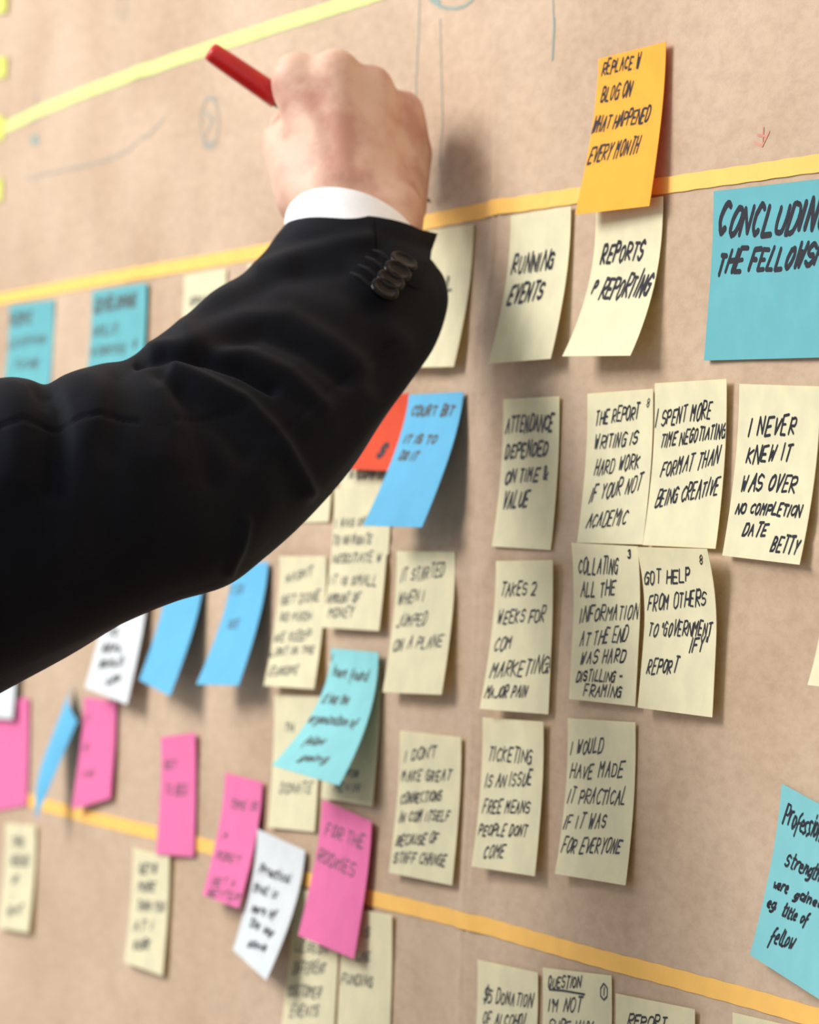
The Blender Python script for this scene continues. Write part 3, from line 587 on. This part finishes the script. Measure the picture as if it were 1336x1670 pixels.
# folds: ridges (+) and valleys (-) along polylines; width in px, height in mm
folds = [([(300, 530), (350, 492), (430, 452), (470, 436)], 12, 2.2), ([(425, 440), (480, 418), (545, 400), (600, 392)], 11, 1.6), ([(400, 480), (470, 452), (560, 440)], 13, -1.2),
         ([(310, 550), (400, 520), (470, 520), (540, 560), (590, 600)], 13, 2.0), ([(330, 575), (430, 545), (500, 575), (560, 620)], 10, -1.8),
         ([(225, 588), (270, 582), (337, 587), (395, 606), (445, 634)], 6, -3.6), ([(250, 570), (330, 568), (400, 580), (470, 612), (520, 660)], 12, 2.4),
         ([(284, 602), (340, 628), (397, 657), (442, 705), (487, 775), (500, 800)], 10, 3.0), ([(270, 612), (320, 650), (360, 690), (400, 740)], 14, -2.2),
         ([(262, 640), (280, 700), (275, 740)], 20, 2.0), ([(295, 640), (330, 700), (345, 780)], 14, -1.6),
         ([(0, 699), (37, 691), (86, 695), (142, 682), (187, 678), (225, 686)], 2.2, -.9), ([(281, 690), (318, 678), (393, 669)], 2.2, -.8), ([(440, 712), (480, 690), (530, 640), (640, 560)], 2.2, -.6),
         ([(20, 628), (28, 700), (22, 780)], 22, 2.6), ([(72, 634), (90, 665), (95, 720), (90, 800)], 14, -2.6), ([(130, 610), (155, 640), (160, 680)], 20, 1.6), ([(200, 600), (200, 660), (180, 730)], 18, -1.4),
         ([(140, 720), (130, 800), (110, 880)], 24, 1.6), ([(396, 850), (385, 900), (374, 935)], 6, 1.4), ([(440, 740), (430, 820), (400, 880)], 22, 1.5), ([(500, 690), (540, 680), (590, 640)], 16, 1.6),
         ([(460, 480), (560, 505), (650, 560)], 18, 1.4), ([(600, 520), (620, 560), (610, 620)], 16, -1.2)]
flat = rows.reshape(-1, 3); PX, PY = pixn(flat)
nrm = np.cross(np.roll(rows, -1, 1) - np.roll(rows, 1, 1), np.gradient(rows, axis=0)); nrm /= np.linalg.norm(nrm, axis=2, keepdims=True) + 1e-12
cen = rows.mean(1, keepdims=True); sgn = np.sign(((rows - cen) * nrm).sum(2, keepdims=True)); nrm = (nrm * sgn).reshape(-1, 3)
face = (nrm @ RA)[:, 2]; wgt = np.clip(face * 3, 0, 1)
disp = np.zeros(len(flat))
for pts, wd, am in folds: disp += am * 1.45e-3 * np.exp(-(seg_d(PX, PY, pts) / wd) ** 2 / 2)
back = .0016 * np.sin(flat[:, 0] * 60 + flat[:, 2] * 90) * (1 - wgt)
rows = (flat + nrm * (disp * wgt + back)[:, None]).reshape(nr, SEG, 3)
rows = add_thick(rows, .0025, 14)
V = rows.reshape(-1, 3); sleeve = mesh('jacket_sleeve', V, tube_faces(len(rows), SEG) + [tuple(range(len(V) - SEG, len(V)))], M['suit'], person)
tag(sleeve, 'black suit jacket sleeve with soft folds at the elbow')
# shirt cuff
CL = [(467, 374, 688, 404, 2.078, -16, -74, .0335), (466, 376, 690, 406, 2.0775, -16, -73, .0338), (466, 382, 692, 412, 2.074, -16, -64, .034), (470, 396, 694, 420, 2.068, -14, -46, .034), (474, 430, 694, 440, 2.056, -10, -26, .033)]
rows = loft(CL, 8, 96); rows = add_thick(rows, .002, 10)
cuff = mesh('shirt_cuff', rows.reshape(-1, 3), tube_faces(len(rows), 96), M['shirt'], person)
tag(cuff, 'white shirt cuff showing beyond the jacket sleeve')
# sleeve surface lookup for buttons and stitching
from mathutils.bvhtree import BVHTree
bvh = BVHTree.FromPolygons([Vector(v) for v in V], [tuple(f) for f in tube_faces(len(V) // SEG, SEG)])
def on_sleeve(x, y):
    d = ray(x, y).normalized(); h = bvh.ray_cast(CAM, d)
    n = h[1]; n = n if n.dot(d) < 0 else -n; return h[0], n
def lathe(name, prof, c, n, m, parent, seg=28):
    t = n.orthogonal().normalized(); s = n.cross(t); V, Fc = [], []
    for r, z in prof:
        for i in range(seg):
            a = 2 * math.pi * i / seg; V.append(c + t * (r * math.cos(a)) + s * (r * math.sin(a)) + n * z)
    for j in range(len(prof) - 1):
        for i in range(seg): a = j * seg + i; b_ = j * seg + (i + 1) % seg; Fc.append((a, b_, b_ + seg, a + seg))
    Fc += [tuple(range(seg))[::-1], tuple(range(len(V) - seg, len(V)))]
    return mesh(name, V, Fc, m, parent)
# the vented flap of the cuff, its free corner standing past the sleeve's side
def flap():
    rowsU = 15; colsU = 13; V, Fc = [], []
    for j in range(rowsU):
        v = j / (rowsU - 1); xa, ya = 612 + 6 * v, 357 + 90 * v; xb, yb = 714 - 22 * v - 20 * max(0, v - .55), 381 + 62 * v + 62 * max(0, v - .55)
        def dep(u):
            h, n = on_sleeve(xa + (xb - xa) * u, ya + (yb - ya) * u + 3)
            return -(Rt @ (h - CAM)).z
        d0, d1 = dep(.45), dep(.68)
        for i in range(colsU):
            u = i / (colsU - 1); Z = dep(u) if u <= .68 else d1 + (d1 - d0) * (u - .68) / .23 * 1.35
            V.append(P(xa + (xb - xa) * u, ya + (yb - ya) * u, Z - .0003 - .0015 * min(1, u * 4) * (1 - v ** 3)))
    n = len(V); V += [v + ray(600, 400).normalized() * .0016 for v in V]
    for j in range(rowsU - 1):
        for i in range(colsU - 1):
            a = j * colsU + i; Fc += [(a, a + 1, a + colsU + 1, a + colsU), (n + a, n + a + colsU, n + a + colsU + 1, n + a + 1)]
    rim = list(range(colsU)) + [j * colsU + colsU - 1 for j in range(1, rowsU)] + [(rowsU - 1) * colsU + i for i in range(colsU - 2, -1, -1)] + [j * colsU for j in range(rowsU - 2, 0, -1)]
    for a, b_ in zip(rim, rim[1:] + rim[:1]): Fc.append((a, n + a, n + b_, b_))
    mesh('sleeve_flap', V, Fc, M['suit'], sleeve, False)
flap()
M['thread'] = plain('black_thread', (.004, .004, .005), .9)
for i, (x, y) in enumerate([(652, 436), (641, 453), (629, 470), (618, 486)]):
    c, n = on_sleeve(x, y); c = c + n * (.0026 + .0009 * i); nn_ = (n + Vector((0, 0, .12 if i % 2 else .2))).normalized()
    bt = lathe('jacket_button', [(.0058, 0), (.0072, .0006), (.0075, .0016), (.0070, .0026), (.0058, .0029), (.0050, .0022), (.0030, .0019), (.0004, .0019)], c, nn_, M['button'], sleeve)
    t = nn_.orthogonal().normalized(); s = nn_.cross(t)
for x, y in [(606, 412), (595, 424), (584, 437), (572, 450)]:
    pts = []
    for k in range(9):
        c, n = on_sleeve(x + k * 4.2, y + k * 3.6); pts.append((c + n * .0022 * min(1, k / 3), n))
    V, Fc = [], []
    for k, (c, n) in enumerate(pts):
        t = (pts[min(k + 1, 8)][0] - pts[max(k - 1, 0)][0]).normalized(); s = n.cross(t)
        for a in range(6): V.append(c + s * (.0009 * math.cos(a * math.pi / 3)) + n * (.0009 * math.sin(a * math.pi / 3) + .0002 * (k % 2) + .0016))
        if k:
            for a in range(6): Fc.append(((k - 1) * 6 + a, (k - 1) * 6 + (a + 1) % 6, k * 6 + (a + 1) % 6, k * 6 + a))
    mesh('buttonhole_stitch', V, Fc, M['thread'], sleeve)
# ------------------------------------------------------------------ red marker held in the hand
tip = wall(703, 330, .0015); tail = P(341, 82, 2.148); ax = (tip - tail).normalized(); L = (tip - tail).length
mk = empty('marker_pen', tail); tag(mk, 'red marker pen gripped in the fist, cap end pointing up left', 'marker pen')
lathe('cap', [(.0028, 0), (.0048, .0006), (.0053, .0025), (.0056, .012), (.0060, .036), (.0062, .044), (.0052, .0442), (.003, .0442)], tail, ax, M['redplastic'], mk, 32)
lathe('barrel', [(.003, .038), (.0050, .0385), (.0051, L - .034), (.0049, L - .026), (.0032, L - .018), (.0026, L - .012), (.0012, L - .010)], tail, ax, M['darkplastic'], mk, 28)
lathe('nib', [(.0011, L - .011), (.0011, L - .004), (.0006, L - .0005), (.0002, L)], tail, ax, M['darkplastic'], mk, 14)  # shadow behind the fist is put into the nib's dark colour

# ------------------------------------------------------------------ the rest of the person, standing out of frame to the left
bc = np.array([-2.05, -.50, 0.])
def b3(x, y, z): return bc + np.array([x, y, z])
def caps(*L): return [(np.array(a), np.array(b_), r0, r1, k) for a, b_, r0, r1, k in L]
sh_r = vec(-500, 1010, 1.85)
blob('jacket_body', caps((b3(-.08, 0, .80), b3(-.08, 0, 1.25), .125, .13, .05), (b3(.08, 0, .80), b3(.08, 0, 1.25), .125, .13, .05), (b3(0, .02, .95), b3(0, .03, 1.3), .12, .13, .05),
    (b3(-.17, 0, 1.36), b3(.12, 0, 1.37), .075, .078, .06), (b3(.12, 0, 1.36), sh_r, .085, .075, .05),
    (b3(-.19, 0, 1.36), b3(-.23, -.02, 1.08), .066, .056, .03), (b3(-.23, -.02, 1.08), b3(-.22, .06, .84), .054, .043, .02)), .012, M['suit'], 2)
blob('trousers', caps((b3(-.09, 0, .88), b3(.09, 0, .88), .115, .115, .04), (b3(-.09, 0, .86), b3(-.10, .0, .48), .095, .07, .03), (b3(-.10, 0, .48), b3(-.10, -.01, .09), .068, .056, .02),
    (b3(.09, 0, .86), b3(.10, 0, .48), .095, .07, .03), (b3(.10, 0, .48), b3(.10, -.01, .09), .068, .056, .02)), .012, M['suit'], 2)
for sx in (-1, 1):
    blob('shoe', caps((b3(.10 * sx, -.05, .045), b3(.105 * sx, .17, .032), .044, .036, .02)), .006, M['button'], 2, lambda x, y, z: .002 - z)
blob('head', caps((b3(0, -.02, 1.38), b3(0, 0, 1.50), .056, .054, .02), (b3(0, -.018, 1.655), b3(0, -.005, 1.645), .086, .084, .03), (b3(0, .02, 1.60), b3(0, .042, 1.555), .064, .042, .04),
    (b3(0, .078, 1.628), b3(0, .098, 1.598), .008, .013, .012), (b3(-.022, .076, 1.565), b3(.022, .076, 1.565), .007, .007, .008),
    (b3(-.034, .068, 1.652), b3(-.028, .07, 1.652), .012, .012, .006), (b3(.034, .068, 1.652), b3(.028, .07, 1.652), .012, .012, .006),
    (b3(-.084, -.01, 1.645), b3(-.082, -.005, 1.60), .013, .010, .008), (b3(.084, -.01, 1.645), b3(.082, -.005, 1.60), .013, .010, .008)), .004, M['skin'], 2)
M['hair'] = plain('dark_brown_hair', (.03, .02, .014), .6)
blob('hair', caps((b3(0, -.030, 1.672), b3(0, -.018, 1.675), .093, .090, .02), (b3(0, -.055, 1.62), b3(0, -.05, 1.58), .072, .058, .02)), .005, M['hair'], 2, lambda x, y, z: (y - bc[1] - .05) * .9 - (z - 1.70) * .8 + 0 * x)
blob('shirt_collar', caps((b3(-.02, 0, 1.43), b3(.02, 0, 1.43), .058, .058, .02), (b3(0, -.01, 1.41), b3(0, .005, 1.46), .064, .060, .02)), .006, M['shirt'], 2)
lh = b3(-.22, .075, .80)
blob('hand', caps((lh, lh + [0, .01, -.08], .026, .030, .02), *[(lh + [0, .02 - .016 * q, -.09], lh + [.012, .024 - .017 * q, -.165 + abs(q - 1.3) * .008], .0095, .007, .004) for q in range(4)], (lh + [.01, .03, -.03], lh + [.03, .05, -.09], .012, .008, .01)), .003, M['skin'], 2)
